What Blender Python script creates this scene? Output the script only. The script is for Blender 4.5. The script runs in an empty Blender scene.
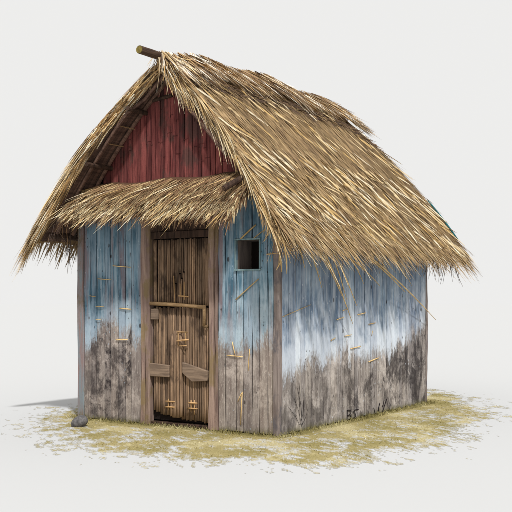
import bpy, math, random
import numpy as np
from mathutils import Vector, noise as mnoise
rnd = random.Random(7)
rs = np.random.RandomState(11)
C = bpy.context.scene.collection
sc = bpy.context.scene

# ------------------------------------------------------------------ helpers
def lin(r, g, b, k=1.0):
    f = lambda c: ((c/255.0+0.055)/1.055)**2.4 if c > 10 else c/255.0/12.92
    return (f(r)*k, f(g)*k, f(b)*k)

CAMH = 1.15
FPX = 935.0
HZ = 302.0
L0 = np.array([-1.725, 9.27, 0.0])           # hut's local origin: front left foot
X = np.array([0.8370, -0.5472, 0.0]); X /= np.linalg.norm(X)
Y = np.array([-X[1], X[0], 0.0])
W, D = 2.29, 3.16

def ray(px, py):
    return np.array([(px-256)/FPX, 1.0, (HZ-py)/FPX])
def front(px, py, off=0.0):                  # point on the front wall plane, hut coordinates
    o = np.array([0, 0, CAMH]) - L0; d = ray(px, py)
    t = (-off - o@Y)/(d@Y); p = o + d*t
    return (p@X, -off, p[2])
def side(px, py, off=0.0):                   # point on the right-hand wall plane
    o = np.array([0, 0, CAMH]) - L0; d = ray(px, py)
    t = (W+off - o@X)/(d@X); p = o + d*t
    return (W+off, p@Y, p[2])

class MB:
    def __init__(s): s.v = []; s.f = []; s.c = []
    def add(s, vs, fs, col):
        n = len(s.v); s.v += [tuple(v) for v in vs]; s.f += [tuple(i+n for i in f) for f in fs]
        s.c += [tuple(col)]*len(vs) if len(col) <= 4 and not hasattr(col[0], '__len__') else list(col)
    def box(s, x0, x1, y0, y1, z0, z1, col, top=None, jit=0.0):
        j = lambda: rnd.uniform(-jit, jit)
        za, zb = (z1, z1) if top is None else top
        vs = [(x0+j(), y0, z0), (x1+j(), y0, z0), (x1+j(), y1, z0), (x0+j(), y1, z0),
              (x0+j(), y0, za), (x1+j(), y0, zb), (x1+j(), y1, zb), (x0+j(), y1, za)]
        s.add(vs, [(0,3,2,1), (4,5,6,7), (0,1,5,4), (1,2,6,5), (2,3,7,6), (3,0,4,7)], col)
    def tube(s, pts, rad, col, n=8, cap=True, wob=0.0):
        pts = [Vector(p) for p in pts]; rad = [rad]*len(pts) if not hasattr(rad, '__len__') else rad
        vs, fs = [], []
        ref = None
        for i, p in enumerate(pts):
            d = (pts[min(i+1, len(pts)-1)] - pts[max(i-1, 0)]).normalized()
            if ref is None: ref = Vector((0, 0, 1)) if abs(d.z) < .9 else Vector((1, 0, 0))
            a = d.cross(ref).normalized(); b = d.cross(a).normalized(); ref = -b if False else ref
            for k in range(n):
                q = 2*math.pi*k/n; r = rad[i]*(1+rnd.uniform(-wob, wob))
                vs.append(p + a*math.cos(q)*r + b*math.sin(q)*r)
        for i in range(len(pts)-1):
            for k in range(n):
                k2 = (k+1) % n
                fs.append((i*n+k, i*n+k2, (i+1)*n+k2, (i+1)*n+k))
        if cap:
            fs.append(tuple(range(n))[::-1]); fs.append(tuple((len(pts)-1)*n+k for k in range(n)))
        s.add(vs, fs, col)
    def build(s, name, m, parent=None, smooth=False, bevel=0.0):
        me = bpy.data.meshes.new(name)
        me.from_pydata(s.v, [], s.f); me.update()
        a = me.color_attributes.new('Col', 'FLOAT_COLOR', 'POINT')
        arr = np.ones((len(s.v), 4), np.float32)
        for i, c in enumerate(s.c): arr[i, :len(c)] = c
        a.data.foreach_set('color', arr.ravel())
        if smooth: me.polygons.foreach_set('use_smooth', [True]*len(me.polygons))
        me.materials.append(m)
        o = bpy.data.objects.new(name, me); C.objects.link(o)
        if parent: o.parent = parent
        if bevel:
            b = o.modifiers.new('bevel', 'BEVEL'); b.width = bevel; b.segments = 1; b.limit_method = 'ANGLE'
        return o

def blades(N, root, d, nrm, ln, wd, col, lift, droop, curve, roll=0.8, K=4, prof=None, bendn=0.0):
    """N ribbons as one vertex block; arrays of shape (N,3)/(N,)"""
    d = d/np.linalg.norm(d, axis=1, keepdims=True)
    nrm = nrm/np.linalg.norm(nrm, axis=1, keepdims=True)
    sd = np.cross(d, nrm); sd /= (np.linalg.norm(sd, axis=1, keepdims=True)+1e-9)
    r = rs.uniform(-roll, roll, N)[:, None]
    wv = sd*np.cos(r) + nrm*np.sin(r)
    prof = [0.7, 1.0, 0.85, 0.55, 0.12] if prof is None else prof
    us = np.linspace(0, 1, K+1)
    ws = np.interp(us, np.linspace(0, 1, len(prof)), prof)
    V = np.zeros((N, K+1, 2, 3))
    for k, u in enumerate(us):
        p = root + d*(ln*u)[:, None] + nrm*((lift*u + bendn*u*u))[:, None] + sd*(curve*u*u)[:, None]
        p[:, 2] -= droop*u*u
        V[:, k, 0] = p - wv*(wd*ws[k]/2)[:, None]
        V[:, k, 1] = p + wv*(wd*ws[k]/2)[:, None]
    base = np.arange(N)[:, None]*((K+1)*2)
    q = []
    for k in range(K):
        q.append(np.stack([base[:, 0]+k*2, base[:, 0]+k*2+1, base[:, 0]+k*2+3, base[:, 0]+k*2+2], 1))
    F = np.concatenate(q, 0)
    cc = np.repeat(col, (K+1)*2, 0)
    return V.reshape(-1, 3), F, cc

def np_mesh(name, blocks, m, parent=None, extra=None, smooth=False):
    vs, fs, cs, n = [], [], [], 0
    if extra is not None and extra.v:
        v = np.array(extra.v); vs.append(v); cs.append(np.array([c[:3] for c in extra.c]))
        tri = [f for f in extra.f if len(f) == 4]; fs.append(np.array(tri)); n += len(v)
    for v, f, c in blocks:
        vs.append(v); fs.append(f+n); cs.append(c[:, :3]); n += len(v)
    v = np.concatenate(vs); f = np.concatenate(fs).astype(np.int32); c = np.concatenate(cs)
    me = bpy.data.meshes.new(name)
    me.vertices.add(len(v)); me.vertices.foreach_set('co', v.astype(np.float32).ravel())
    me.loops.add(f.size); me.loops.foreach_set('vertex_index', f.ravel())
    me.polygons.add(len(f)); me.polygons.foreach_set('loop_start', np.arange(0, f.size, 4, dtype=np.int32))
    me.update(calc_edges=True)
    a = me.color_attributes.new('Col', 'FLOAT_COLOR', 'POINT')
    c4 = np.ones((len(v), 4), np.float32); c4[:, :3] = c
    a.data.foreach_set('color', c4.ravel())
    if smooth: me.polygons.foreach_set('use_smooth', [True]*len(me.polygons))
    me.materials.append(m); me.validate()
    o = bpy.data.objects.new(name, me); C.objects.link(o)
    if parent: o.parent = parent
    return o

# ------------------------------------------------------------------ node materials
class NT:
    def __init__(s, name, rough=0.85, spec=0.2):
        s.m = bpy.data.materials.new(name); s.m.use_nodes = True
        s.t = s.m.node_tree; s.t.nodes.clear()
        s.out = s.n('ShaderNodeOutputMaterial'); s.b = s.n('ShaderNodeBsdfPrincipled')
        s.b.inputs['Roughness'].default_value = rough
        s.b.inputs['Specular IOR Level'].default_value = spec
        s.l(s.b.outputs[0], s.out.inputs[0])
        s.co = s.n('ShaderNodeTexCoord').outputs['Object']
    def n(s, t, **k):
        x = s.t.nodes.new(t)
        for a, b in k.items(): setattr(x, a, b)
        return x
    def l(s, a, b): s.t.links.new(a, b)
    def put(s, sock, v):
        if hasattr(v, 'links'): s.l(v, sock)
        else: sock.default_value = v
    def scale(s, v, co=None, loc=(0, 0, 0)):
        x = s.n('ShaderNodeMapping'); s.l(co or s.co, x.inputs[0]); x.inputs['Scale'].default_value = v
        x.inputs['Location'].default_value = loc
        return x.outputs[0]
    def noise(s, co, sc_, det=4, ro=0.6, dist=0.0):
        x = s.n('ShaderNodeTexNoise'); s.l(co, x.inputs['Vector'])
        x.inputs['Scale'].default_value = sc_; x.inputs['Detail'].default_value = det
        x.inputs['Roughness'].default_value = ro; x.inputs['Distortion'].default_value = dist
        return x.outputs['Fac']
    def math(s, op, a, b=0.0, c=0.0, clamp=False):
        x = s.n('ShaderNodeMath', operation=op, use_clamp=clamp)
        s.put(x.inputs[0], a); s.put(x.inputs[1], b); s.put(x.inputs[2], c)
        return x.outputs[0]
    def step(s, v, lo, hi, a=0.0, b=1.0):
        x = s.n('ShaderNodeMapRange', interpolation_type='SMOOTHSTEP'); s.put(x.inputs['Value'], v)
        x.inputs['From Min'].default_value = lo; x.inputs['From Max'].default_value = hi
        x.inputs['To Min'].default_value = a; x.inputs['To Max'].default_value = b
        return x.outputs[0]
    def mix(s, f, a, b, mode='MIX'):
        x = s.n('ShaderNodeMix', data_type='RGBA', blend_type=mode)
        s.put(x.inputs[0], f)
        for i, v in ((6, a), (7, b)):
            s.put(x.inputs[i], (*v, 1) if isinstance(v, tuple) and len(v) == 3 else v)
        return x.outputs[2]
    def attr(s):
        a = s.n('ShaderNodeVertexColor', layer_name='Col')
        sp = s.n('ShaderNodeSeparateColor'); s.l(a.outputs[0], sp.inputs[0])
        return a.outputs[0], sp.outputs
    def xyz(s):
        x = s.n('ShaderNodeSeparateXYZ'); s.l(s.co, x.inputs[0]); return x.outputs
    def bump(s, h, st=0.3, di=0.01):
        x = s.n('ShaderNodeBump'); s.l(h, x.inputs['Height']); x.inputs['Strength'].default_value = st
        x.inputs['Distance'].default_value = di; s.l(x.outputs[0], s.b.inputs['Normal'])
    def col(s, c): s.put(s.b.inputs['Base Color'], (*c, 1) if isinstance(c, tuple) else c); return s.m

def mat_straw(name='straw', k=1.0, patch=0.55):
    s = NT(name, 0.75, 0.25); c, _ = s.attr()
    n1 = s.noise(s.scale((1, 1, 1)), 5.0, 4, .65)
    n2 = s.noise(s.scale((30, 30, 18)), 1.0, 5, .7)
    n3 = s.noise(s.scale((1, 2.2, 1), loc=(2, 3, 4)), 1.7, 3, .6)
    c = s.mix(s.math('MULTIPLY', s.step(n1, .56, .42, 0, 1), s.step(n3, .44, .60, .15, patch)), c, lin(104, 80, 56, k), 'MIX')
    c = s.mix(.5, c, s.mix(s.step(n2, .3, .7), (.86, .85, .83), (1.07, 1.07, 1.06)), 'MULTIPLY')
    return s.col(c)

def mat_paint(name, pale, deep, bare, bare2, stain, white, pink=None, sidewall=False):
    s = NT(name, 0.88, 0.15)
    _, a = s.attr(); R, G, B = a[0], a[1], a[2]
    p = s.xyz(); z = p[2]
    big = s.noise(s.scale((1, 1, .8)), 2.6, 5, .62)
    grain = s.noise(s.scale((34, 34, 2.2)), 1.0, 6, .65, .6)
    fine = s.noise(s.scale((90, 90, 30)), 1.0, 5, .7)
    jag = s.noise(s.scale((8, 8, 2.6)), 1.0, 6, .72, .5)
    # height above the line where the paint has worn away
    h = s.math('SUBTRACT', z, G)
    h = s.math('ADD', h, s.math('MULTIPLY', s.math('SUBTRACT', jag, .5), .62))
    h = s.math('ADD', h, s.math('MULTIPLY', s.math('SUBTRACT', fine, .5), .34))
    paint = s.step(h, -.08, .10)
    blue = s.mix(s.step(big, .36, .64), pale, deep)
    blue = s.mix(s.step(grain, .40, .70, 0, .55), blue, white)
    if pink: blue = s.mix(s.math('MULTIPLY', s.step(s.noise(s.scale((9, 9, .9), loc=(3, 1, 2)), 1.0, 4), .52, .66, 0, .75), 1.0), blue, pink)
    # chalky wear low down, deeper blue kept higher to paint in eave shade
    chalk_shade = s.math('MULTIPLY', s.step(s.math('ADD', h, s.math('MULTIPLY', s.math('SUBTRACT', big, .5), 2.2)), .62, -.02), s.step(fine, .25, .6, .65, 1.0))
    blue = s.mix(s.math('MULTIPLY', chalk_shade, .92 if sidewall else .72), blue, white)
    wood = s.mix(s.step(grain, .32, .68), bare2, bare)
    wood = s.mix(s.step(fine, .54, .70, 0, .6), wood, tuple(min(1, v*1.8) for v in bare))
    lt = s.noise(s.scale((4, 4, 3), loc=(1, 7, 3)), 1.0, 6, .75, .3)
    wood = s.mix(s.step(lt, .50, .64, 0, .65), wood, tuple(min(1, v*1.6) for v in bare))
    st = s.noise(s.scale((3.6, 3.6, 2.4), loc=(5, 2, 1)), 1.0, 7, .76, .3)
    stm = s.math('MULTIPLY', s.math('MULTIPLY', s.step(s.math('ADD', st, s.math('MULTIPLY', B, .05)), .49, .62, 0, 1.0), s.step(h, .08, -.10)), B)
    wood = s.mix(s.math('MULTIPLY', stm, s.step(fine, .25, .6, .55, 1.0)), wood, stain)
    c = s.mix(paint, wood, blue)
    # scattered chips and nail marks, tone of each board
    v = s.n('ShaderNodeTexVoronoi'); s.l(s.scale((11, 11, 6)), v.inputs['Vector']); v.inputs['Scale'].default_value = 1.0
    chip = s.math('MULTIPLY', s.step(v.outputs['Distance'], .16, .11), s.step(s.noise(s.scale((2, 2, 2)), 1.6, 2), .52, .58))
    c = s.mix(s.math('MULTIPLY', chip, .8), c, stain)
    v2 = s.n('ShaderNodeTexVoronoi'); s.l(s.scale((34, 34, 20), loc=(4, 1, 2)), v2.inputs['Vector']); v2.inputs['Scale'].default_value = 1.0
    m2 = s.noise(s.scale((5, 5, 3), loc=(9, 1, 4)), 1.0, 3)
    c = s.mix(s.math('MULTIPLY', s.step(v2.outputs['Distance'], .20, .13), s.step(m2, .54, .60, 0, .75)), c, stain)
    c = s.mix(s.math('MULTIPLY', s.step(v2.outputs['Distance'], .22, .14), s.step(m2, .44, .38, 0, .6)), c, white)
    scr = s.noise(s.scale((120, 120, 4.5), loc=(0, 0, 3)), 1.0, 3, .6, .8)
    c = s.mix(s.step(scr, .62, .68, 0, .5), c, stain)
    # damp green foot
    c = s.mix(s.math('MULTIPLY', s.step(s.math('ADD', z, s.math('MULTIPLY', jag, .12)), .13, .06), .6), c, lin(92, 88, 48))
    tone = s.mix(R, (.78, .78, .80), (1.14, 1.12, 1.08))
    c = s.mix(1.0, c, tone, 'MULTIPLY')
    s.bump(s.math('ADD', grain, s.math('MULTIPLY', fine, .5)), .45, .012)
    return s.col(c)

def mat_wood(name, a_, b_, d_=None, sc_=(30, 30, 2.5), st=.4, rough=.85):
    s = NT(name, rough, .15); _, a = s.attr()
    g = s.noise(s.scale(sc_), 1.0, 6, .65, .7); f = s.noise(s.scale((70, 70, 70)), 1.0, 4, .7)
    c = s.mix(s.step(g, .32, .68), a_, b_)
    if d_: c = s.mix(s.step(s.noise(s.scale((4, 4, 2)), 1.0, 5, .7), .5, .62, 0, .8), c, d_)
    c = s.mix(s.step(f, .55, .75, 0, .35), c, tuple(v*.35 for v in a_))
    c = s.mix(1.0, c, s.mix(a[0], (.62, .62, .62), (1.3, 1.27, 1.22)), 'MULTIPLY')
    s.bump(s.math('ADD', g, s.math('MULTIPLY', f, .4)), st, .008)
    return s.col(c)

M = {}
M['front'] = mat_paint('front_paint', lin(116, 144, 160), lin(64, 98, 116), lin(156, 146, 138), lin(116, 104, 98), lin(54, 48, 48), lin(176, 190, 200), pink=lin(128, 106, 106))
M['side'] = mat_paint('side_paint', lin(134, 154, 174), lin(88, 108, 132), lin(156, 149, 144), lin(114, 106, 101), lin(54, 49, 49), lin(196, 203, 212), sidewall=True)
M['red'] = mat_wood('red_boards', lin(74, 34, 34), lin(126, 70, 66), lin(70, 52, 48))
M['jamb'] = mat_wood('jamb_wood', lin(112, 92, 86), lin(156, 134, 122), lin(126, 108, 76))
M['post'] = mat_wood('post_wood', lin(108, 96, 92), lin(150, 138, 132), lin(88, 86, 92))
M['leftpost'] = mat_wood('pinkish_board', lin(136, 112, 108), lin(120, 132, 138), lin(110, 98, 76))
M['dark'] = mat_wood('dark_wood', lin(48, 36, 30), lin(86, 66, 54))
M['soffit'] = mat_wood('soffit_boards', lin(74, 56, 48), lin(112, 88, 76), sc_=(26, 2.5, 26))
M['reed'] = mat_wood('reed', lin(98, 79, 64), lin(152, 126, 102), lin(62, 50, 42), sc_=(60, 60, 3))
M['plank'] = mat_wood('grey_plank', lin(104, 88, 76), lin(142, 122, 104), sc_=(3, 30, 50))
M['bamboo'] = mat_wood('bamboo', lin(122, 98, 70), lin(158, 130, 96), sc_=(8, 30, 30))
M['gold'] = mat_wood('gold_straw', lin(176, 146, 98), lin(212, 184, 132), sc_=(10, 10, 10))
M['cane'] = mat_wood('split_cane', lin(146, 116, 80), lin(190, 154, 112), sc_=(10, 10, 10))
M['frame'] = mat_wood('window_paint', lin(84, 112, 120), lin(128, 146, 148))
M['log'] = mat_wood('log_bark', lin(58, 44, 36), lin(96, 76, 60), sc_=(30, 3, 30))
M['logend'] = mat_wood('log_end', lin(126, 112, 60), lin(96, 84, 44), sc_=(30, 30, 30))
M['inner'] = NT('dark_inner', .95, .05).col(lin(34, 28, 26))
M['lining'] = mat_wood('window_lining', lin(100, 92, 90), lin(128, 118, 112))
M['ink'] = NT('dark_scratch', .9, .05).col(lin(34, 30, 32))
M['straw'] = mat_straw('straw')
M['straw_awn'] = mat_straw('awning_straw', patch=.45)
M['twig'] = mat_straw('twigs', patch=.2)
M['teal'] = mat_wood('teal_edge', lin(28, 82, 90), lin(56, 118, 122))
s = NT('stone', .9, .2); n = s.noise(s.scale((1, 1, 1)), 30, 6, .7); n2 = s.noise(s.scale((1, 1, 1)), 9, 4, .6)
s.bump(n, .5, .01); M['stone'] = s.col(s.mix(s.step(n, .3, .7), lin(70, 68, 68), s.mix(n2, lin(96, 92, 92), lin(126, 122, 120))))

# ------------------------------------------------------------------ setting
LW = 0.850
SUN_E, SUN_EL = 3.7, 50.0
ALB = LW/(LW + SUN_E*math.sin(math.radians(SUN_EL))/math.pi)
g = MB(); S = 400
g.add([(-S, -S, 0), (S, -S, 0), (S, S, 0), (-S, S, 0)], [(0, 1, 2, 3)], (1, 1, 1))
s = NT('pale_ground', 1.0, 0.0); s.b.inputs['Specular IOR Level'].default_value = 0
ground = g.build('ground', s.col((ALB, ALB*.997, ALB*.985))); ground['kind'] = 'structure'

# ------------------------------------------------------------------ the hut
hut = bpy.data.objects.new('hut', None); C.objects.link(hut)
hut.location = L0; hut.rotation_euler = (0, 0, math.atan2(X[1], X[0]))
hut['label'] = 'small weathered wooden hut with blue walls, red gable and straw thatched roof'
hut['category'] = 'hut'

XM = W/2; HW = XM + .25
def zridge(y):
    return float(np.interp(y, [-.5, -.25, .4, 1.3, 2.4, 3.3, 3.75, 4.1], [3.34, 3.37, 3.45, 3.50, 3.50, 3.46, 3.33, 3.12]))
def roof(sd, t, y):                          # outer face of the thatch, t 0 ridge .. 1 eave
    ze = float(np.interp(y, [-.5, 0, 2, 4], [1.75, 1.77, 1.765, 1.73]))
    b = .14 if sd < 0 else .05
    z = zridge(y)*(1-t) + ze*t + b*math.sin(math.pi*t)**.9 + .02*math.sin(y*5+t*3)
    x = XM + sd*HW*t
    return np.array([x, y, z])
def yfront(sd, t):
    return -float(np.interp(t, [0, .15, .5, 1], [.20, .24, .40, .48] if sd < 0 else [.20, .09, .12, .40]))
def yback(sd, t): return float(np.interp(t, [0, .2, .6, 1], [3.76, 3.82, 3.80, 3.70]))
def rnorm(sd, t, y):
    e = .01; a = roof(sd, min(t+e, 1), y) - roof(sd, max(t-e, 0), y); b = roof(sd, t, y+e) - roof(sd, t, y-e)
    n = np.cross(a, b)*(-1 if sd > 0 else 1)
    if n[2] < 0: n = -n
    return n/np.linalg.norm(n)
TH = .095
def zunder(x):                               # underside height near the front wall
    sd = 1 if x > XM else -1; t = abs(x-XM)/HW
    return roof(sd, t, 0)[2] - TH*1.5

# --- walls: boards of uneven width
def hb_front(x):
    return float(np.interp(x, [0, .12, .25, .4, .55, .7, .8, 1.6, 1.8, 2.0, 2.3], [.62, .72, .86, .98, .90, .80, .68, .74, .74, .76, .80]))
def hb_side(y):
    return float(np.interp(y, [0, .1, .6, 1.14, 1.6, 2.1, 2.5, 2.9, 3.16], [.55, .57, .60, .70, .58, .60, .70, .84, .92]))
WIN = (1.871, 2.113, 1.435, 1.69)
def board_run(u0, u1, wmin, wmax):
    out = []; u = u0
    while u < u1-.001:
        w = rnd.uniform(wmin, wmax)
        if u1-u-w < wmin*.6: w = u1-u
        out.append((u, min(u+w, u1))); u += w
    return out
def board(mb, axis, u0, u1, z0, topf, col, face, thick=.022, nz=10, hole=None):
    """upright board with slightly wandering edges; axis 'x' (front) or 'y' (side)"""
    gap = .0034 if u1-u0 > .071 else .0038
    segs = [(z0, None)]
    if hole and u1 > hole[0]+.002 and u0 < hole[1]-.002:
        segs = [(z0, hole[2]), (hole[3], None)]
    d = rnd.uniform(0, .006)
    ph = rnd.uniform(0, 9)
    for za, zb in segs:
        rows = []
        for k in range(nz+1):
            f = k/nz
            row = []
            for u in (u0+gap, u1-gap):
                zt = zb if zb is not None else topf(u)
                z = za + (zt-za)*f
                wob = .0035*math.sin(ph+z*5.3) + .002*math.sin(ph*2+z*13)
                row.append((u+wob, z))
            rows.append(row)
        vs = []
        for r in rows:
            for dd in (-d, thick):
                for u, z in (r if dd < 0 or True else r):
                    vs.append((u, dd*face*-1 if False else dd, z))
        # order per row: front-left, front-right, back-left, back-right
        P = []
        for (u, dd, z) in vs:
            if axis == 'x': P.append((u, -thick + dd if face > 0 else dd, z))
            else: P.append((W + thick - dd, u, z))
        fs = []
        for k in range(nz):
            a = k*4; b = a+4
            fs += [(a, a+1, b+1, b), (a+3, a+2, b+2, b+3), (a+1, a+3, b+3, b+1), (a+2, a, b, b+2)]
        fs += [(0, 2, 3, 1), (nz*4, nz*4+1, nz*4+3, nz*4+2)]
        mb.add(P, fs, col)

ftop = lambda x: min(2.26, zunder(x)+.03)
def front_wall(u0, u1, name):
    mb = MB()
    hole = WIN
    us = board_run(u0, u1, .07, .125)
    if u0 > 1:                                # boards meet the window's sides
        us = board_run(u0, WIN[0], .07, .11) + board_run(WIN[0], WIN[1], .075, .1) + board_run(WIN[1], u1, .07, .1)
    for a, b in us:
        m = (a+b)/2
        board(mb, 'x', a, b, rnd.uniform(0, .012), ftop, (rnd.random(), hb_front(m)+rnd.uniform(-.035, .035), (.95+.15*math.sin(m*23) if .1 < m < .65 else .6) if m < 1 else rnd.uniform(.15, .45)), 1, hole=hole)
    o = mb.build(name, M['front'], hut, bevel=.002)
    return o
wl = front_wall(.055, .784, 'wall')
wl['label'] = 'blue boarded front wall panel left of the door, paint worn off below'
wr = front_wall(1.676, 2.258, 'wall')
wr['label'] = 'blue boarded front wall panel right of the door with small window'
mb = MB()
for a, b in board_run(.02, D-.015, .075, .15):
    m = (a+b)/2
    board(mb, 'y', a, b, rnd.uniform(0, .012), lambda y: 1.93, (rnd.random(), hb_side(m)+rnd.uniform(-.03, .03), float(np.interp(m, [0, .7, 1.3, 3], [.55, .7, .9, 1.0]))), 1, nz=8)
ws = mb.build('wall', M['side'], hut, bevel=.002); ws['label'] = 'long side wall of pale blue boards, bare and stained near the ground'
mb = MB()
for a, b in board_run(0, D, .09, .15):
    mb.box(-.022-rnd.uniform(0, .005), 0, a+.003, b-.003, 0, 1.93, (rnd.random(), .7, 0))
mb.build('wall', M['side'], hut)
mb = MB()
for a, b in board_run(0, W, .09, .15):
    m = (a+b)/2
    mb.box(a+.003, b-.003, D, D+.022+rnd.uniform(0, .005), 0, 1, (rnd.random(), .7, 0), top=(zunder(a)+.05, zunder(b)+.05))
mb.build('wall', M['side'], hut)
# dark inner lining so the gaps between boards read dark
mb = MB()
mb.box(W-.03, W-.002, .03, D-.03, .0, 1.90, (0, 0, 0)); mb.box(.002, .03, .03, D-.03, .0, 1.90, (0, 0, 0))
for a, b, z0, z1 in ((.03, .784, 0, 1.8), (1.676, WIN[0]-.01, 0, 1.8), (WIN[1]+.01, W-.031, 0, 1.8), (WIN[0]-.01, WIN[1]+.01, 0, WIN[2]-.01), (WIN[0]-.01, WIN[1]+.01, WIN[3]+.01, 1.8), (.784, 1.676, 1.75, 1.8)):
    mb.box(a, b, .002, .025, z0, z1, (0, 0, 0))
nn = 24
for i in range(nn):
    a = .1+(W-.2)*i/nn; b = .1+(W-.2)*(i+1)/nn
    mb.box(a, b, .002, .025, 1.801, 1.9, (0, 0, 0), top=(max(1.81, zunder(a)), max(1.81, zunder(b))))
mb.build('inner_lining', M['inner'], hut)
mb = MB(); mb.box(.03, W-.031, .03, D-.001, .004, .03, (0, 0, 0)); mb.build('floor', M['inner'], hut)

# gable of red boards
mb = MB()
for a, b in board_run(.30, 2.02, .035, .07):
    col = (rnd.random(), 0, 0)
    board(mb, 'x', a, b, 2.262+rnd.uniform(0, .004), lambda x: max(2.27, zunder(x)+.04), col, 1, thick=.018, nz=6)
for k in range(26):
    x = rnd.uniform(.5, 1.8); z = rnd.uniform(2.38, min(3.0, zunder(x)-.1)) if zunder(x) > 2.5 else 2.4
    w = rnd.uniform(.02, .06)
    mb.tube([(x, -.024, z), (x+w, -.0245, z+rnd.uniform(-.006, .006))], .0022, (.1, 0, 0), 4)
    if k % 2: mb.tube([(x, -.024, z), (x, -.0245, z-rnd.uniform(.02, .06))], .002, (.1, 0, 0), 4)
gab = mb.build('gable_boards', M['red'], hut); gab['label'] = 'faded red vertical boards closing the gable'

# posts, jambs, header
def post(name, pts, wx, wy, m, col=.5, n=14, parent=hut, lab=None):
    """squared post with wandering faces; pts (x0,x1,y0,y1,z0,z1)"""
    x0, x1, y0, y1, z0, z1 = pts
    mb = MB(); vs = []; fs = []
    for k in range(n+1):
        z = z0+(z1-z0)*k/n
        a = .006*math.sin(z*4+x0*7)+rnd.uniform(-.003, .003); b = .006*math.sin(z*3.1+x1*5)+rnd.uniform(-.003, .003)
        vs += [(x0+a, y0, z), (x1+b, y0, z), (x1+b, y1, z), (x0+a, y1, z)]
    for k in range(n):
        for q in range(4):
            q2 = (q+1) % 4; fs.append((k*4+q, k*4+q2, k*4+4+q2, k*4+4+q))
    fs += [(3, 2, 1, 0), (n*4, n*4+1, n*4+2, n*4+3)]
    mb.add(vs, fs, (col, 0, 0))
    o = mb.build(name, m, parent, bevel=.006)
    if lab: o['label'] = lab
    return o
post('corner_post', (-.030, .050, -.034, .03, 0, 1.92), 0, 0, M['leftpost'], .5, lab='pinkish grey corner board at the left front edge')
post('corner_post', (2.262, 2.318, -.040, .016, -.01, 1.95), 0, 0, M['post'], .35, lab='dark brown corner post at the near corner')
post('corner_post', (2.262, 2.318, D-.012, D+.03, 0, 1.8), 0, 0, M['post'], .3)
post('corner_post', (-.03, .03, D-.0, D+.04, 0, 1.8), 0, 0, M['post'], .3)
post('door_jamb', (.786, .845, -.036, .03, 0, 2.0), 0, 0, M['jamb'], .55, lab='pinkish brown left jamb board')
post('door_jamb', (.848, .905, -.048, .028, 0, 2.0), 0, 0, M['jamb'], .35)
post('door_jamb', (1.590, 1.640, -.052, .03, 0, 2.0), 0, 0, M['jamb'], .6, lab='ochre right jamb post')
post('door_jamb', (1.642, 1.676, -.034, .03, 0, 2.0), 0, 0, M['jamb'], .3)
mb = MB(); mb.box(.907, 1.588, -.030, .02, 1.735, 1.80, (.2, 0, 0)); mb.box(.907, 1.588, -.02, .02, 1.802, 2.2, (.1, 0, 0))
mb.build('door_lintel', M['dark'], hut, bevel=.004)

# --- door
mb = MB(); mb.box(.915, 1.582, .012, .030, .05, 1.73, (.1, 0, 0))
door = mb.build('door', M['inner'], hut); door['label'] = 'rough door of upright brown reeds in two halves'
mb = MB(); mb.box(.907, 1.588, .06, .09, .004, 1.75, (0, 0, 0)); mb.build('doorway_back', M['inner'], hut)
def reed(mb, x, z0, z1, r, y=-.004, tilt=0.0, tone=None):
    n = 7; pts = []; rad = []
    for k in range(n+1):
        f = k/n
        pts.append((x+tilt*f+rnd.uniform(-.0012, .0012), y, z0+(z1-z0)*f)); rad.append(r*(1+rnd.uniform(-.07, .07)))
    mb.tube(pts, rad, (rnd.random() if tone is None else tone, 0, 0), 8)
def door_bot(x):                              # the foot of the door is broken away in a slant
    return float(np.interp(x, [.9, 1.03, 1.05, 1.15, 1.18, 1.3, 1.6], [.135, .10, .10, .07, .085, .065, .05])) + rnd.uniform(0, .02)
mb = MB(); x = .925; k = 0
while x < 1.575:
    r = rnd.uniform(.0085, .0125); x += r
    hi = 1.728+rnd.uniform(-.008, .004); lo = 1.115
    if x > 1.13 and x < 1.32 and rnd.random() < .6:
        sp = rnd.uniform(1.25, 1.5)
        reed(mb, x, lo, sp-.006, r, -.008); reed(mb, x+.003, sp+.006, hi, r*.85, -.002)
    else: reed(mb, x, lo, hi, r, rnd.uniform(-.008, 0), rnd.uniform(-.004, .004))
    x += r*.98+rnd.uniform(.001, .008)
up = mb.build('upper_panel', M['reed'], door, smooth=True); up['label'] = 'upper door half of thin upright reeds, tawny to the left and grey to the right'
mb = MB(); x = .925
while x < 1.565:
    r = rnd.uniform(.0095, .0145); x += r
    reed(mb, x, door_bot(x), 1.10+rnd.uniform(-.012, .006), r, rnd.uniform(-.007, 0), rnd.uniform(-.004, .006))
    x += r*.98+rnd.uniform(0, .006)
mb.build('lower_panel', M['reed'], door, smooth=True)
# middle leaf standing proud
mb = MB()
for i in range(4):
    x0 = 1.14+i*.037; reed(mb, x0+.018, .10+.02*i*(i-3)*.3, .90-.03*abs(i-1.5), .0165, -.030, -.004*(i-1.5), (.75, .5, .85, .6)[i])
mb.build('middle_leaf', M['reed'], door, smooth=True)
yb = -.045
mb = MB(); mb.tube([(.91, yb, 1.135), (1.1, yb-.002, 1.128), (1.3, yb, 1.118), (1.545, yb, 1.100)], [.017, .018, .016, .018], (.6, 0, 0), 8)
mb.build('rail', M['bamboo'], door, smooth=True)
mb = MB(); mb.tube([(1.540, yb-.004, 1.12), (1.543, yb-.004, 1.02), (1.537, yb, .93)], [.016, .015, .017], (.35, 0, 0), 8)
mb.tube([(1.537, yb, .93), (1.575, yb+.004, .925)], .014, (.0, 0, 0), 8)
mb.build('latch_bar', M['bamboo'], door, smooth=True)
mb = MB(); mb.box(.918, 1.0, -.046, -.018, .985, 1.085, (.3, 0, 0), jit=.004); mb.build('patch_board', M['plank'], door, bevel=.004)
mb = MB(); mb.box(.912, 1.135, -.052, -.020, .455, .575, (.55, 0, 0), top=(.58, .565), jit=.004)
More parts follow.
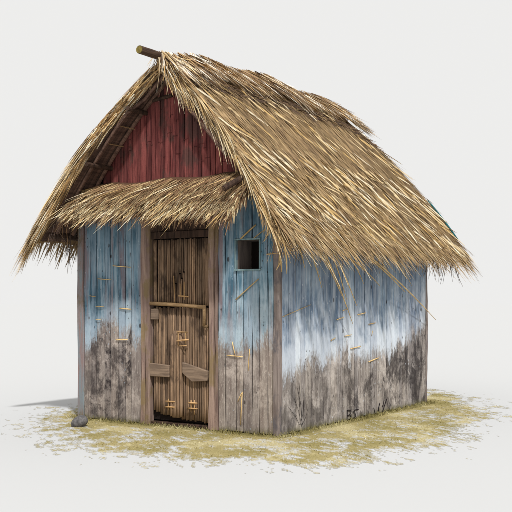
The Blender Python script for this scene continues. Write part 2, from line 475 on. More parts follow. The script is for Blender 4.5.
b1 = mb.build('brace_board', M['plank'], door, bevel=.005); b1['label'] = 'short grey board nailed across the left of the door'
mb = MB(); vs = [(1.29, .50), (1.40, .425), (1.572, .44), (1.575, .53), (1.29, .60)]
pts = [(a, -.050, b) for a, b in vs] + [(a, -.018, b) for a, b in vs]
mb.add(pts, [(0, 1, 2, 3, 4), (9, 8, 7, 6, 5)] + [(i, 5+i, 5+(i+1) % 5, (i+1) % 5) for i in range(5)], (.5, 0, 0))
b2 = mb.build('brace_board', M['plank'], door, bevel=.005); b2['label'] = 'grey board with a pointed lower edge across the right of the door'
# ties of split cane
def straws(name, parent, items):
    for a, b, r, t_ in items:
        mb = MB(); stick(mb, a, b, r*.85, t_, .003); mb.build(name, M['gold'], parent, smooth=True)
def stick(mb, a, b, r, tone=.5, bow=0.0, n=5):
    a = Vector(a); b = Vector(b); pts = []
    for k in range(4):
        f = k/3; p = a.lerp(b, f); p.y -= bow*math.sin(math.pi*f); pts.append(p)
    mb.tube(pts, [r, r*1.05, r, r*.8], (tone, 0, 0), n)
for (px, py) in ((170.5, 404.5), (193, 406)):
    mb = MB()
    for dx in (-3, 3): stick(mb, front(px+dx*.55, py-5.5, .036), front(px+dx*.55, py+(9 if dx > 0 else 6), .036), .0062, .5)
    for dy in (-3, 2.5): stick(mb, front(px-4.6, py+dy, .044), front(px+4.6, py+dy+.5, .044), .0072, .75)
    mb.build('cane_tie', M['cane'], door, smooth=True)
mb = MB()
stick(mb, front(178.5, 332, .052), front(178.5, 346, .052), .006, .4); stick(mb, front(186, 332, .052), front(186, 344, .052), .006, .4)
stick(mb, front(177, 332, .056), front(188, 332.5, .056), .006, .3); stick(mb, front(177, 341, .06), front(189, 340, .06), .0075, .9)
stick(mb, front(180, 346, .056), front(187, 346, .056), .006, .4)
mb.build('latch', M['cane'], door, smooth=True)
mb = MB()
stick(mb, front(179, 296, .03), front(189, 297, .03), .0075, .9); stick(mb, front(184.5, 282, .034), front(184.5, 300, .034), .006, .8)
stick(mb, front(174, 276, .03), front(175, 304, .03), .005, .5); stick(mb, front(180.5, 284, .032), front(180.8, 296, .032), .005, .5)
mb.build('handle', M['cane'], door, smooth=True)
mb = MB(); mb.box(.907, 1.588, -.03, .05, .002, .035, (.2, 0, 0)); mb.build('threshold', M['dark'], hut, bevel=.005)

# --- window
x0, x1, z0, z1 = WIN
mb = MB(); t = .014; f0 = -.034
mb.box(x0-t, x1+t, f0, -.0, z1, z1+t, (.7, 0, 0), jit=.002); mb.box(x0-t, x1+t+.006, f0-.006, .0, z0-t, z0, (.8, 0, 0), jit=.002)
mb.box(x0-t, x0, f0+.002, 0, z0+.0005, z1-.0005, (.5, 0, 0)); mb.box(x1, x1+t, f0+.002, 0, z0+.0005, z1-.0005, (.6, 0, 0))
wf = mb.build('window', M['frame'], wr, bevel=.002); wf['label'] = 'small square unglazed window with thin pale blue frame'
mb = MB(); dd = .22
mb.box(x0-.009, x0, .0, dd, z0, z1, (.7, 0, 0)); mb.box(x1, x1+.009, .0, dd, z0, z1, (.2, 0, 0))
mb.box(x0, x1, .0, dd, z0-.009, z0, (.3, 0, 0)); mb.box(x0, x1, .0, dd, z1, z1+.009, (.3, 0, 0))
mb.build('window_lining', M['lining'], wf)
mb = MB(); mb.box(x0-.02, x1+.02, dd+.002, dd+.01, z0-.02, z1+.02, (0, 0, 0)); mb.build('dark_backing', M['inner'], wf)  # dark sheet closing the opening, painted as the unlit interior

# --- straws caught on the walls
mb = MB()
IT = []
F = lambda a, b, c, d, r=.005, t=.8: IT.append((front(a, b, .034), front(c, d, .036), r, t))
F(113, 266, 131, 267.5); F(98, 279, 111, 280, .0045, .5); F(96, 307, 104, 307, .005, .4); F(120, 308.5, 131, 309.5, .007, .9)
F(116, 340, 128, 340, .006, .9); F(96, 320, 101, 320, .0045, .4); F(90, 296, 96, 297, .004, .4)
straws('stuck_straw', wl, IT); IT = []
F(236, 300, 259, 279, .006, .5); F(227, 355.5, 243, 357, .005, .9); F(232.5, 342, 235.5, 355, .005, .8); F(250, 349, 248.5, 371, .0045, .8)
F(242.5, 392, 241, 425, .005, .9); F(242, 393, 238, 402, .004, .7); F(241, 239, 256, 225, .009, .25); F(254, 238.5, 266, 229, .005, .2)
F(267, 254.5, 279, 253.5, .0055, .6); F(276, 272, 281, 262, .006, .9)
straws('stuck_straw', wr, IT); IT = []
F = lambda a, b, c, d, r=.005, t=.8: IT.append((side(a, b, .032), side(c, d, .034), r, t))
F(283, 317, 311, 305, .0035, .3); F(337, 320, 344, 317.5); F(358, 315, 366, 313, .006, .9); F(369, 324.5, 376, 323); F(345, 336.5, 352, 335)
F(351, 349, 361, 346.5, .006, .8); F(369, 362, 379, 358, .007, .9); F(331, 341, 336, 338, .0045, .5); F(372, 336, 373, 331, .004, .5); F(343, 311, 347, 309.5, .004)
straws('stuck_straw', ws, IT)
# scratched initials low on the side wall
mb = MB()
def scr(pts, r=.0042):
    P = [side(330+a/7.31, 380+b/7.31, .031) for a, b in pts]
    mb.tube(P, r, (0, 0, 0), 5)
scr([(128, 222), (128, 262), (127, 300)]); scr([(128, 224), (148, 221), (156, 234), (150, 252), (132, 262)]); scr([(150, 258), (153, 280), (157, 300)])
scr([(212, 216), (186, 220), (172, 234), (188, 250), (188, 268), (166, 286)])
mb.build('scratched_initials', M['ink'], ws)
marks = [([(250, 258), (262, 270)], .004), ([(322, 205), (330, 240), (340, 250)], .0035), ([(366, 172), (358, 200), (355, 232)], .005), ([(416, 140), (400, 190), (385, 240)], .0045), ([(398, 150), (385, 200)], .0035)]
for (ax, ay, bx, by) in ((-235, 60, -200, 330), (-262, 130, -205, 335), (-190, 150, -215, 330), (-300, 200, -215, 340), (-160, 210, -205, 335), (-225, 20, -222, 200)):
    marks.append(([(ax, ay), ((ax+bx)/2+8, (ay+by)/2), (bx, by)], .0017))
for p_, r_ in marks:
    mb = MB(); scr(p_, r_); mb.build('dark_scratch', M['ink'], ws)

# ------------------------------------------------------------------ roof structure
roof_root_mb = MB()
def pal(names, N, jit=.07):
    cols = np.array([lin(*c) for c, w in names])*(.84 if names is P_MAIN else .68 if names is P_LIGHT else 1.0 if names is P_CAP else .92); w = np.array([w for c, w in names], float); w /= w.sum()
    i = rs.choice(len(cols), N, p=w)
    return cols[i]*rs.uniform(1-jit, 1+jit, (N, 1))
P_MAIN = [((166, 138, 98), 10), ((171, 143, 104), 9), ((160, 132, 92), 7), ((142, 115, 80), 1.4), ((104, 82, 58), .3), ((184, 158, 118), 1.0), ((178, 146, 96), .5)]
P_LIGHT = [((230, 204, 156), 4), ((240, 226, 194), 3), ((212, 176, 114), 2.5)]
P_DARK = [((84, 64, 44), 3), ((60, 46, 34), 2), ((112, 86, 56), 2)]
P_CAP = [((164, 134, 98), 4), ((208, 186, 150), 3.5), ((240, 230, 212), 3), ((120, 94, 70), 2.6), ((84, 64, 50), 1.6), ((190, 152, 98), 1.6)]
P_RAKE = [((206, 170, 116), 4), ((222, 190, 134), 3), ((168, 136, 94), 3), ((122, 96, 70), 1.6), ((240, 224, 186), 2.2), ((86, 70, 58), .9)]
P_AWN = [((150, 120, 84), 4), ((190, 166, 122), 4), ((216, 198, 156), 3.5), ((112, 84, 60), 3), ((84, 62, 46), 1.5), ((236, 224, 188), 1.6)]

def slope_blades(N, sd, t0, t1, l0, l1, w0, w1, palette, ydrift=(.0, .3), lift=(.0, .05), inset=.02, spread=.18, droop=.02, y_sel=None, tpow=1.0, curve=.03, roll=.8, prof=None):
    t = t0+(t1-t0)*rs.uniform(0, 1, N)**tpow
    root = np.zeros((N, 3)); d = np.zeros((N, 3)); nm = np.zeros((N, 3))
    for i in range(N):
        yf, yb_ = yfront(sd, t[i]), yback(sd, t[i])
        y = rs.uniform(yf, yb_) if y_sel is None else y_sel(yf, yb_)
        p = roof(sd, t[i], y); n = rnorm(sd, t[i], y)
        q = roof(sd, t[i]+.05, y) - p
        q /= np.linalg.norm(q)
        dr = rs.uniform(*ydrift) + rs.normal(0, spread)
        v = q + np.array([0, dr, 0])
        root[i] = p - n*inset*rs.uniform(.3, 1.4); d[i] = v; nm[i] = n
    ln = rs.uniform(l0, l1, N)
    return blades(N, root, d, nm, ln, rs.uniform(w0, w1, N), pal(palette, N), rs.uniform(*lift, N)+inset, rs.uniform(0, droop, N), rs.normal(0, curve, N), roll=roll, prof=prof)

# core slab of packed straw
def core_mb():
    mb = MB()
    for sd in (-1, 1):
        nt, ny = 16, 30
        idx = {}
        vs = []
        for lay in (0, 1):
            for i in range(nt+1):
                t = i/nt; yf, yb_ = yfront(sd, t)+.03, yback(sd, t)-.03
                for j in range(ny+1):
                    y = yf+(yb_-yf)*j/ny
                    p = roof(sd, t, y); n = rnorm(sd, max(t, .02), y)
                    if i == 0: n = np.array([0, 0, 1.0])
                    bump_ = .014*mnoise.noise(Vector((p[0]*5, y*5, t*9)))
                    p = p + n*(bump_-.012) if lay == 0 else p - n*(TH if i else TH*1.5)
                    idx[lay, i, j] = len(vs); vs.append(p)
        fs = []
        for i in range(nt):
            for j in range(ny):
                a = [idx[0, i, j], idx[0, i, j+1], idx[0, i+1, j+1], idx[0, i+1, j]]
                b = [idx[1, i, j], idx[1, i, j+1], idx[1, i+1, j+1], idx[1, i+1, j]]
                fs.append(tuple(a if sd < 0 else a[::-1])); fs.append(tuple(b[::-1] if sd < 0 else b))
        for j in range(ny):
            fs.append((idx[0, nt, j], idx[0, nt, j+1], idx[1, nt, j+1], idx[1, nt, j]))
        for i in range(nt):
            for j in (0, ny):
                fs.append((idx[0, i, j], idx[0, i+1, j], idx[1, i+1, j], idx[1, i, j]))
        mb.add(vs, fs, lin(120, 94, 60))
    return mb
PB = [.7, 1, 1, .95, .8, .35]
B = []
# courses of straw, bottom to top
for sd, k in ((1, 1.0), (-1, .40)):
    B.append(slope_blades(int(9000*k), sd, .02, .97, .26, .55, .014, .028, P_MAIN, lift=(0, .010), spread=.10, roll=.10, inset=.012))
    B.append(slope_blades(int(3200*k), sd, .05, .93, .20, .42, .008, .014, P_MAIN, lift=(.003, .014), spread=.14, roll=.15, inset=.010))
    B.append(slope_blades(int(900*k), sd, .03, .93, .06, .20, .008, .018, P_DARK, lift=(.005, .016), roll=.2, inset=.008))
    B.append(slope_blades(int(230*k), sd, .08, .92, .18, .40, .012, .019, P_LIGHT, lift=(.03, .07), ydrift=(-.05, .40), curve=.035, inset=.0, prof=PB))
    B.append(slope_blades(int(240*k), sd, .55, .95, .16, .34, .012, .018, P_LIGHT, lift=(.03, .08), ydrift=(-.05, .40), curve=.04, inset=.0, prof=PB))
    if sd > 0: B.append(slope_blades(130, sd, .88, .99, .30, .52, .009, .014, P_LIGHT, lift=(-.04, .02), ydrift=(.05, .7), curve=.05, inset=.02, droop=.16, prof=PB, y_sel=lambda a, b: a+(b-a)*rs.uniform(0, .62)**1.2))
    # eave fringe
    B.append(slope_blades(int(3800*(k if sd > 0 else .22)), sd, .90, 1.0, .10, .22, .006, .012, P_MAIN, lift=(-.07, .03), droop=.04, inset=.04))
    B.append(slope_blades(int(2600*(k if sd > 0 else .12)), sd, .95, 1.0, .06, .15, .006, .012, P_DARK+P_MAIN, lift=(-.11, -.04), droop=.04, inset=.07))
    B.append(slope_blades(int(500*k), sd, .86, .98, .22, .40, .006, .010, P_LIGHT, lift=(.0, .06), droop=.10, ydrift=(.1, .6), curve=.06))

# rakes: bundled ends along the gable edges, rooted through the thickness
def rake(N, sd, back=False, palette=P_RAKE, l=(.22, .5), out=(.0, .12), wd=(.007, .013), t0=.01, t1=.96, droopf=.05, inn=.0):
    t = rs.uniform(t0, t1, N); root = np.zeros((N, 3)); d = np.zeros((N, 3)); nm = np.zeros((N, 3))
    for i in range(N):
        y = yback(sd, t[i]) if back else yfront(sd, t[i])
        p = roof(sd, t[i], y); n = rnorm(sd, max(t[i], .03), y); q = roof(sd, t[i]+.05, y)-p; q /= np.linalg.norm(q)
        dep = rs.uniform(0, TH)
        p = p - n*dep; s_ = 1 if back else -1
        p[1] -= s_*rs.uniform(0, .06)
        root[i] = p; d[i] = q + np.array([0, s_*rs.uniform(*out), 0]) + np.array([0, 0, -inn*rs.uniform(0, 1)])
        nm[i] = n*.6 + np.array([0, s_, 0])*rs.uniform(.2, 1)
    ln = rs.uniform(*l, N)
    return blades(N, root, d, nm, ln, rs.uniform(*wd, N), pal(palette, N), rs.uniform(0, .03, N), rs.uniform(0, droopf, N), rs.normal(0, .03, N))
P_RL = [((232, 198, 142), 4), ((240, 212, 160), 3), ((206, 168, 116), 2), ((156, 124, 90), 1.2), ((250, 240, 214), 2.5), ((100, 84, 72), .7)]  # left rake straw coloured brighter, painting in the sun that misses it
B.append(rake(2600, -1, palette=P_RL)); B.append(rake(260, -1, palette=P_DARK, l=(.15, .35)))
B.append(rake(1500, 1, palette=P_MAIN+P_RAKE, out=(0, .15), l=(.2, .42), inn=.15)); B.append(rake(1300, 1, True)); B.append(rake(900, -1, True))
B.append(rake(200, 1, palette=P_LIGHT, out=(.1, .3), l=(.3, .5), wd=(.008, .013), droopf=.16, t0=.02, t1=.9))
B.append(rake(260, -1, palette=P_RL, out=(-.05, .12), l=(.3, .6), wd=(.010, .016), droopf=.02))
rf = np_mesh('roof', B, M['straw'], hut, core_mb())
rf['label'] = 'thick shaggy thatch of tan straw with ragged eaves'

# ridge cap: straw laid over the ridge, blown towards the back
B = []
for sd, N in ((1, 2300), (-1, 1500)):
    root = np.zeros((N, 3)); d = np.zeros((N, 3)); nm = np.zeros((N, 3))
    for i in range(N):
        y = rs.uniform(-.20 if sd > 0 else .12, 3.50); t = rs.uniform(-.02, .07)
        p = roof(sd, max(t, .0), y); n = np.array([sd*.35, 0, .94])
        q = roof(sd, .15, y)-roof(sd, .05, y); q /= np.linalg.norm(q)
        k = float(np.interp(y, [-.2, .4, 3.6], [.1, .8, 1.3]))
        root[i] = p + n*(.03+rs.uniform(0, .03)); d[i] = q + np.array([0, k+rs.normal(0, .25), 0]); nm[i] = n
    B.append(blades(N, root, d, nm, rs.uniform(.20, .42, N), rs.uniform(.008, .016, N), pal(P_CAP, N), rs.uniform(.0, .07, N), rs.uniform(0, .04, N), rs.normal(0, .04, N)))
N = 420                                       # shaggy tuft spilling over the front of the ridge
root = np.zeros((N, 3)); d = np.zeros((N, 3)); nm = np.zeros((N, 3))
for i in range(N):
    sd = 1 if rs.rand() < .8 else -.55
    root[i] = (XM+rs.uniform(-.05, .06), rs.uniform(-.22, -.02), 3.385+rs.uniform(-.02, .04))
    d[i] = (sd*rs.uniform(.35, 1.0), rs.uniform(-.25, .25), -rs.uniform(.6, 1.2)); nm[i] = (sd*.5, -.5, .6)
B.append(blades(N, root, d, nm, rs.uniform(.14, .46, N)*rs.uniform(.6, 1, N), rs.uniform(.007, .013, N), pal(P_CAP+P_RAKE, N), rs.uniform(.02, .06, N), rs.uniform(0, .12, N), rs.normal(0, .05, N)))
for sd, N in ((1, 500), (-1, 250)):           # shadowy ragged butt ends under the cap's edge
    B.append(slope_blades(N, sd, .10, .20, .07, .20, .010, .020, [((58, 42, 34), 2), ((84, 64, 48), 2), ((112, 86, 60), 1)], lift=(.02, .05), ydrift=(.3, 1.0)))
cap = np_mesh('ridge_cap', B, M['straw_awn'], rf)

# ridge pole
mb = MB(); n = 7
mb.tube([(XM, -.475+i*.08, 3.375+.001*i) for i in range(n)]+[(XM, 1.0, 3.30)], [.037, .037, .038, .037, .036, .037, .036, .035], (.4, 0, 0), 14)
rp = mb.build('ridge_pole', M['log'], rf, smooth=False)
mb = MB(); mb.tube([(XM, -.4795, 3.375), (XM, -.474, 3.375)], .0345, (.7, 0, 0), 14); mb.build('pole_end', M['logend'], rp)
# soffit boards, rafters and purlins under the front overhang
def under(sd, t, y, off): 
    n = rnorm(sd, max(t, .03), y); return roof(sd, t, y) - n*off
for sd in (-1, 1):
    mb = MB(); nb = 6
    for b in range(nb):
        for i in range(12):
            ta, tb = i/12*.94+.05, (i+1)/12*.94+.05
            vs = []
            for off in (TH+.004, TH+.02):
                for t_ in (ta, tb):
                    yf = yfront(sd, t_)+.07; w = (-.03-yf)/nb
                    for e in (.004, w-.004): vs.append(under(sd, t_, yf+b*w+e, off))
            mb.add(vs, [(0, 2, 3, 1), (4, 5, 7, 6), (0, 4, 6, 2), (1, 3, 7, 5), (0, 1, 5, 4), (2, 6, 7, 3)], (((b*37) % 10)/10, 0, 0))
    mb.build('soffit', M['soffit'], rf)
    for yo, tone, r in ((-.06, .9, .020), (-.28 if sd < 0 else -.15, .5, .016)):
        mb = MB(); ts = [k/10 for k in range(11)]
        mb.tube([under(sd, .03+t_*(.92 if sd < 0 else .55), yo if t_ > .25 or yo > -.2 else max(yo, -.17), TH+.042) for t_ in ts], r, (tone, 0, 0), 6)
        mb.build('rafter', M['soffit'], rf)
    for t_, l_ in ((.30, .0), (.62, .03)):
        if sd > 0 and t_ > .5: continue
        mb = MB(); a = under(sd, t_, -.0, TH+.075); yf = yfront(sd, t_)+.02+l_
        mb.tube([(a[0], yf, a[2]), (a[0], 1.0, a[2])], .022, (.2, 0, 0), 8); mb.build('purlin', M['dark'], rf)
mb = MB(); mb.tube([(-.12, -.36, 1.80), (-.10, .6, 1.80)], .04, (.2, 0, 0), 10); mb.build('wall_plate', M['dark'], rf)
mb = MB(); zc = 3.02; mb.tube([(XM-.30, -.035, zc), (XM+.02, -.035, zc+.03)], .018, (.1, 0, 0), 6); mb.build('collar_pole', M['dark'], rf)
# thin cane battens tied under the left overhang
for t_ in (.42, .52):
    a = under(-1, t_, -.0, TH+.03); mb = MB(); mb.tube([(a[0], yfront(-1, t_)+.04, a[2]+.01), (a[0]+.05, -.02, a[2])], .005, (.5, 0, 0), 5)
    mb.build('batten', M['bamboo'], rf)

# teal strip along the back edge of the roof
mb = MB(); ts = np.linspace(.62, .93, 9)
for off, w, ya in ((.030, .011, .04), (.012, .009, .075)):
    P = [roof(1, t_, yback(1, t_)+ya) + rnorm(1, t_, 3.8)*off for t_ in ts[: (9 if off > .03 else 9)]]
    mb.tube(P, [w*.25]+[w*.9]*6+[w*.7, w*.3], (.5, 0, 0), 6)
mb.build('edge_strip', M['teal'], rf, smooth=True)

# dark wiry twigs hanging under the corners of the eaves
def hang(N, fn, l, wd, palette, dirf, droop=(.02, .10), curve=.05):
    root = np.array([fn() for _ in range(N)]); d = np.array([dirf() for _ in range(N)])
    nm = np.tile(np.array([[-X[1]*0+.3, -1, .1]]), (N, 1)) + rs.normal(0, .4, (N, 3))
    return blades(N, root, d, nm, rs.uniform(*l, N), rs.uniform(*wd, N), pal(palette, N), np.zeros(N), rs.uniform(*droop, N), rs.normal(0, curve, N), prof=[1, 1, .8, .6, .3], K=5)
P_TW = [((70, 58, 54), 3), ((96, 78, 66), 2), ((50, 42, 42), 2), ((140, 108, 76), 1)]
def ea(sd, ya, yb_, tt=(.93, 1.0), off=(.06, .16)):
    def f():
        t_ = rs.uniform(*tt); y = rs.uniform(ya, yb_); return roof(sd, t_, y) - rnorm(sd, t_, y)*rs.uniform(*off)
    return f
down = lambda: np.array([rs.normal(0, .3), rs.normal(0, .3), -1.0])
B = [hang(170, ea(-1, -.42, 1.2, (.82, 1.0)), (.08, .22), (.004, .008), P_TW, down), hang(22, ea(-1, -.3, .9, (.84, .98)), (.25, .38), (.005, .007), P_TW, lambda: np.array([rs.normal(0, .12), rs.normal(0, .15), -1.0]))]
np_mesh('hanging_twigs', B, M['twig'], rf); B = []
B.append(hang(120, ea(1, 3.05, 3.86, (.92, 1.0)), (.08, .22), (.005, .009), P_TW, down)); B.append(hang(16, ea(1, 3.1, 3.8), (.24, .33), (.008, .011), P_TW, lambda: np.array([rs.normal(0, .15), rs.uniform(0, .3), -1.0])))
B.append(hang(300, ea(1, -.35, 3.3, (.95, 1.0)), (.08, .24), (.004, .008), P_TW+P_MAIN[:2], down))
np_mesh('hanging_twigs', B, M['twig'], rf)
# long loose straws hanging from the right eave
mb = MB()
def loose(a, b, r=.0065, tone=.8, oa=.22, ob=.10, bow=.03):
    A = Vector(side(a[0], a[1], oa)); E = Vector(side(b[0], b[1], ob)); P = []
    for k in range(7):
        f = k/6; p = A.lerp(E, f); p.z += bow*math.sin(math.pi*f); P.append(p)
    mb = MB(); mb.tube(P, [r, r, r, r, r*.9, r*.7, r*.4], (tone, 0, 0), 6); mb.build('loose_straw', M['gold'], rf, smooth=True)
loose((360, 248), (436, 320)); loose((352, 246), (405, 292), .006, .9); loose((322, 246), (353, 324), .006, .7); loose((330, 245), (357, 306), .006, 1.0)
loose((330, 250), (347, 300), .005, .8); loose((318, 250), (342, 296), .005, .9); loose((372, 252), (391, 277), .006, .3); loose((306, 240), (322, 288), .005, .5)
loose((296, 240), (305, 268), .005, .5); loose((345, 250), (364, 284), .006, .4); loose((392, 255), (412, 286), .005, .3); loose((340, 252), (380, 286), .006, .5)
# straws dangling beside the near corner
mb = MB()
def loosef(a, b, r=.006, tone=.8, oa=.30, ob=.12, bow=.02):
    A = Vector(front(*a, oa)); E = Vector(front(*b, ob)); P = [A.lerp(E, k/6)+Vector((bow*math.sin(math.pi*k/6), 0, 0)) for k in range(7)]
    mb = MB(); mb.tube(P, [r, r, r, r, r*.9, r*.7, r*.4], (tone, 0, 0), 6); mb.build('loose_straw', M['gold'], rf, smooth=True)
loosef((272, 225), (282, 272), .009, .4); loosef((268, 225), (264, 242), .006, .6); loosef((272, 224), (275, 246), .006, 1)
loosef((276, 228), (279, 265), .006, .7); loosef((281, 235), (287, 274), .006, .6)

# ------------------------------------------------------------------ awning over the door
def awn(u, v):                                # u 0..1 left to right, v 0 wall .. 1 edge
    xa, xb = .22, 2.14; xc, xd = .09, 2.04
    x = (xa+(xb-xa)*u)*(1-v) + (xc+(xd-xc)*u)*v
    y = -.02 - .36*v; z = 2.31*(1-v) + (2.005-.07*u)*v + .035*math.sin(math.pi*v) + .012*math.sin(u*17)
    return np.array([x, y, z])
mb = MB(); vs = []; fs = []; nu, nv = 24, 5
for lay in (0, 1):
    for i in range(nu+1):
        for j in range(nv+1):
            p = awn(i/nu, j/nv); p[2] -= .02+lay*.05; p[1] += lay*.015; vs.append(p)
ix = lambda l_, i, j: l_*(nu+1)*(nv+1)+i*(nv+1)+j
for i in range(nu):
    for j in range(nv):
        fs.append((ix(0, i, j), ix(0, i, j+1), ix(0, i+1, j+1), ix(0, i+1, j))); fs.append((ix(1, i, j), ix(1, i+1, j), ix(1, i+1, j+1), ix(1, i, j+1)))
    fs.append((ix(0, i, nv), ix(1, i, nv), ix(1, i+1, nv), ix(0, i+1, nv)))
    fs.append((ix(0, i, 0), ix(0, i+1, 0), ix(1, i+1, 0), ix(1, i, 0)))
for j in range(nv):
    fs.append((ix(0, 0, j), ix(1, 0, j), ix(1, 0, j+1), ix(0, 0, j+1))); fs.append((ix(0, nu, j), ix(0, nu, j+1), ix(1, nu, j+1), ix(1, nu, j)))
mb.add(vs, fs, lin(96, 70, 50))
B = []
def awn_blades(N, v0, v1, l, wd, palette, lift=(.0, .018), dx=(-.12, .28), drop=.02, off=0.0):
    u = rs.uniform(0, 1, N); v = rs.uniform(v0, v1, N); root = np.zeros((N, 3)); d = np.zeros((N, 3)); nm = np.zeros((N, 3))
    for i in range(N):
        p = awn(u[i], v[i]); q = awn(u[i], v[i]+.1)-awn(u[i], v[i]); q /= np.linalg.norm(q)
        root[i] = p + np.array([0, 0, -.025-off*rs.rand()]); d[i] = q+np.array([rs.uniform(*dx)*(.55+.45*u[i]), 0, 0]); nm[i] = (0, -.6, .8)
    c = pal(palette, N)
    return blades(N, root, d, nm, rs.uniform(*l, N), rs.uniform(*wd, N), c, rs.uniform(*lift, N)+.02, rs.uniform(0, drop, N), rs.normal(0, .03, N))
P_AD = [((132, 100, 72), 5), ((108, 80, 58), 2.4), ((152, 120, 86), 3), ((176, 144, 104), 1)]
B.append(awn_blades(2600, .0, .55, (.14, .30), (.007, .013), P_AD+P_AWN[:2]))
B.append(awn_blades(2400, .25, .92, (.10, .24), (.006, .012), P_AWN, (.0, .025)))
B.append(awn_blades(900, .55, 1.0, (.08, .17), (.006, .011), P_LIGHT+P_AWN, (.0, .04), drop=.05))
B.append(awn_blades(900, .86, 1.0, (.06, .13), (.006, .011), P_AD, (-.05, .0), drop=.04, off=.05))
B.append(awn_blades(160, .1, .9, (.25, .42), (.006, .010), P_LIGHT+P_RAKE, (.02, .05), dx=(-.5, .1)))
nu_ = 420
for vv in (0,):
    v_ = rs.uniform(0, .95, nu_); rt = np.array([awn(1.0, q)+np.array([rs.uniform(-.03, .012), 0, -rs.uniform(0, .07)]) for q in v_])
    dd_ = np.stack([rs.uniform(-.25, .25, nu_), rs.uniform(-.75, -.2, nu_), -rs.uniform(.5, 1.0, nu_)], 1)
    B.append(blades(nu_, rt, dd_, np.tile([[1.0, -.2, .2]], (nu_, 1)), rs.uniform(.07, .20, nu_), rs.uniform(.006, .012, nu_), pal(P_AD+P_AWN, nu_), rs.uniform(0, .02, nu_), rs.uniform(0, .03, nu_), rs.normal(0, .02, nu_)))
awo = np_mesh('awning', B, M['straw_awn'], hut, mb); awo['label'] = 'narrow straw pent roof above the door'
mb = MB(); mb.tube([(2.00, -.40, 2.10), (2.045, -.28, 2.17), (2.09, -.14, 2.25)], [.026, .026, .025], (.1, 0, 0), 10); mb.build('pole_stub', M['dark'], awo)
mb = MB(); mb.tube([(1.998, -.406, 2.097), (2.0, -.4015, 2.0995)], .018, (1, 0, 0), 10); mb.build('pole_end', M['log'], awo)

# ------------------------------------------------------------------ stone and ground cover
def stone(name, c, r, sc_, seed, label):
    import bmesh
    bm = bmesh.new(); bmesh.ops.create_icosphere(bm, subdivisions=4, radius=1)
    for v in bm.verts:
        k = 1 + .10*mnoise.noise(v.co*.7+Vector((seed, 0, 0))) + .02*mnoise.noise(v.co*4)
        v.co = Vector((v.co.x*sc_[0], v.co.y*sc_[1], v.co.z*sc_[2]))*k*r
        v.co.z += v.co.x*.22
        if v.co.z < -r*.55: v.co.z = -r*.55
    me = bpy.data.meshes.new(name); bm.to_mesh(me); bm.free(); me.materials.append(M['stone'])
    me.polygons.foreach_set('use_smooth', [True]*len(me.polygons))
    o = bpy.data.objects.new(name, me); C.objects.link(o); o.location = (c[0], c[1], r*.54)
    o.rotation_euler = (0, 0, .2)
    o['label'] = label; o['category'] = 'stone'
    return o
stone('stone', (-1.625, 8.62), .076, (1.0, .85, .80), 3, 'smooth dark grey stone lying at the foot of the left front corner')

POLY = [(-2.4, 10.2), (-2.25, 8.6), (-1.65, 7.2), (-.85, 6.5), (-.1, 6.5), (.5, 6.25), (1.2, 6.85), (1.85, 7.8), (2.45, 8.8), (2.7, 10), (2.75, 11.6), (2.45, 12.5), (1.9, 12.0), (0, 10), (-1.9, 10.6)]
def inpoly(x, y):
    c = False; n = len(POLY)
    for i in range(n):
        x1, y1 = POLY[i]; x2, y2 = POLY[i-1]
        if (y1 > y) != (y2 > y) and x < (x2-x1)*(y-y1)/(y2-y1)+x1: c = not c
    return c
def pdist(x, y):
    best = 9
    for i in range(len(POLY)):
        x1, y1 = POLY[i]; x2, y2 = POLY[i-1]; dx, dy = x2-x1, y2-y1
        t_ = max(0, min(1, ((x-x1)*dx+(y-y1)*dy)/(dx*dx+dy*dy))); best = min(best, math.hypot(x-x1-t_*dx, y-y1-t_*dy))
    return best if inpoly(x, y) else -best
def hutdist(x, y):
    p = np.array([x, y, 0])-L0; a, b = p@X, p@Y
    return math.hypot(max(-a, 0, a-W), max(-b, 0, b-D)), (0 < a < W and 0 < b < D), a, b
def cover(x, y):                              # how thickly the ground is grown over, <0 none
    hd, ins, a, b = hutdist(x, y)
    if ins: return -1, hd
    e = pdist(x, y)
    n1 = mnoise.fractal(Vector((x*1.7, y*1.1, 0)), 1.0, 2.0, 4)
    n2 = mnoise.fractal(Vector((x*5.5+3, y*4.2, 4)), .8, 2.0, 5)
    u = x + .35*y                               # strokes lie a little aslant
    n3 = mnoise.noise(Vector((u*19, (y-.5*x)*6, 9)))
    n4 = mnoise.noise(Vector((x*62, y*17, 3)))
    return min(1, e*1.7)*.74 - .37 + n1*.42 + n2*.5 + n3*.55 + n4*.42 + .85*math.exp(-hd/.15) + .22*math.exp(-hd/.6), hd
G_COL = [lin(168, 154, 112), lin(132, 121, 76), lin(188, 178, 140), lin(132, 124, 58), lin(176, 152, 84)]
vs, fs, cs = [], [], []
cell = .0105
xs = np.arange(-2.6, 3.1, cell); ys = np.arange(6.1, 12.7, cell*1.6)
rootl = []
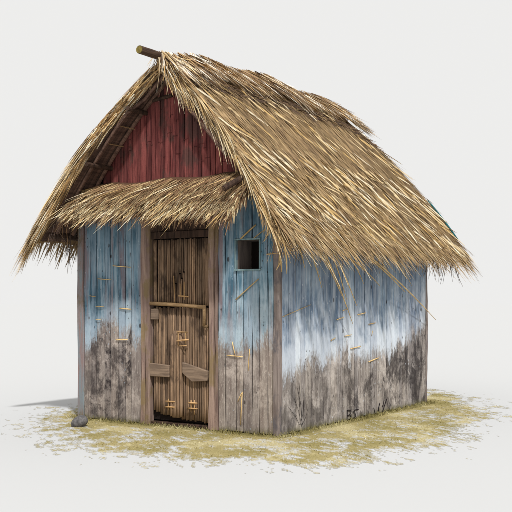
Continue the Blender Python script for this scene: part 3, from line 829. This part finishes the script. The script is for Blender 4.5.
for yy in ys:
    for xx in xs:
        v, hd = cover(xx, yy)
        if v > .0:
            h = mnoise.noise(Vector((xx*3.1, yy*2.3, 7)))+.35*mnoise.noise(Vector((xx*17, yy*9, 2)))
            c = np.array(G_COL[1])*(.5-h*.7)+np.array(G_COL[0])*(.5+h*.7)
            if h > .25: c = c*.6+np.array(G_COL[2])*.4
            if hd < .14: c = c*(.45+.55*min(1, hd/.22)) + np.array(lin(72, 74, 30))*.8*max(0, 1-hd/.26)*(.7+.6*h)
            k_ = min(1, .25+v*1.5); c = np.clip(c*k_+ALB*(1-k_), .01, 1)
            n_ = len(vs); z = .0010
            j = lambda: 0.0
            a_, b_ = cell*.5, cell*.8
            vs += [(xx-a_+j(), yy-b_+j(), z), (xx+a_+j(), yy-b_+j(), z), (xx+a_+j(), yy+b_+j(), z), (xx-a_+j(), yy+b_+j(), z)]
            z += 0
            fs.append((n_, n_+1, n_+2, n_+3)); cs += [tuple(c)]*4
            if rnd.random() < (.10 if hd > .15 else .45)*min(1, v*2.5): rootl.append((xx+rnd.uniform(-.006, .006), yy+rnd.uniform(-.01, .01), hd, *c))
R = np.array(rootl); N = len(R)
print('cover cells', len(fs), 'blades', N)
root = np.stack([R[:, 0], R[:, 1], np.full(N, .003)], 1)
az = rs.uniform(0, 2*math.pi, N); lay = rs.uniform(.3, 1.5, N)
d = np.stack([np.cos(az)*lay, np.sin(az)*lay, np.full(N, 1.0)], 1)
nm = np.stack([-np.cos(az), -np.sin(az), np.full(N, .6)], 1)
near = R[:, 2] < .15
ln = np.where(near, rs.uniform(.015, .05, N), rs.uniform(.005, .015, N))
cc = R[:, 3:6]*rs.uniform(.75, 1.35, (N, 1))
bl = blades(N, root, d, nm, ln, rs.uniform(.003, .007, N), cc, np.zeros(N), np.zeros(N), rs.normal(0, .004, N), roll=1.5, K=2, prof=[1, .8, .15])
s = NT('dry_grass', .95, .05); c, _ = s.attr(); nz_ = s.noise(s.scale((1, 1, 1)), 55, 4, .7)
gm = s.col(s.mix(1.0, c, s.mix(s.step(nz_, .3, .7), (.72, .72, .68), (1.22, 1.22, 1.25)), 'MULTIPLY'))
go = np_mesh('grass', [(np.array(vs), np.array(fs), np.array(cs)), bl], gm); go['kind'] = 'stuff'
go['label'] = 'patchy dry yellow green grass and moss around the hut'; go['category'] = 'grass'

# ------------------------------------------------------------------ light, world, camera
w = bpy.data.worlds.new('World'); sc.world = w; w.use_nodes = True
bg = w.node_tree.nodes['Background']; bg.inputs[0].default_value = (LW, LW*.997, LW*.985, 1); bg.inputs[1].default_value = 1.0
sd_ = bpy.data.lights.new('sun', 'SUN'); sd_.energy = SUN_E; sd_.angle = math.radians(3.0); sd_.color = (1.0, 1.0, 1.0)
so = bpy.data.objects.new('sun', sd_); C.objects.link(so)
tr = -.76*X + .65*Y; tr /= np.linalg.norm(tr)
e = math.radians(SUN_EL)
v = Vector((tr[0]*math.cos(e), tr[1]*math.cos(e), -math.sin(e)))
so.rotation_euler = v.to_track_quat('-Z', 'Y').to_euler(); so.location = (3, 0, 8)

cam = bpy.data.cameras.new('camera'); co = bpy.data.objects.new('camera', cam); C.objects.link(co)
cam.sensor_width = 36; cam.sensor_fit = 'HORIZONTAL'; cam.lens = FPX/512*36
cam.shift_y = (HZ-256)/512.0
cam.clip_end = 2000
co.location = (0, 0, CAMH); co.rotation_euler = (math.radians(90), 0, 0)
sc.camera = co
sc.view_settings.view_transform = 'Standard'; sc.view_settings.look = 'None'
sc.view_settings.exposure = 0; sc.view_settings.gamma = 1
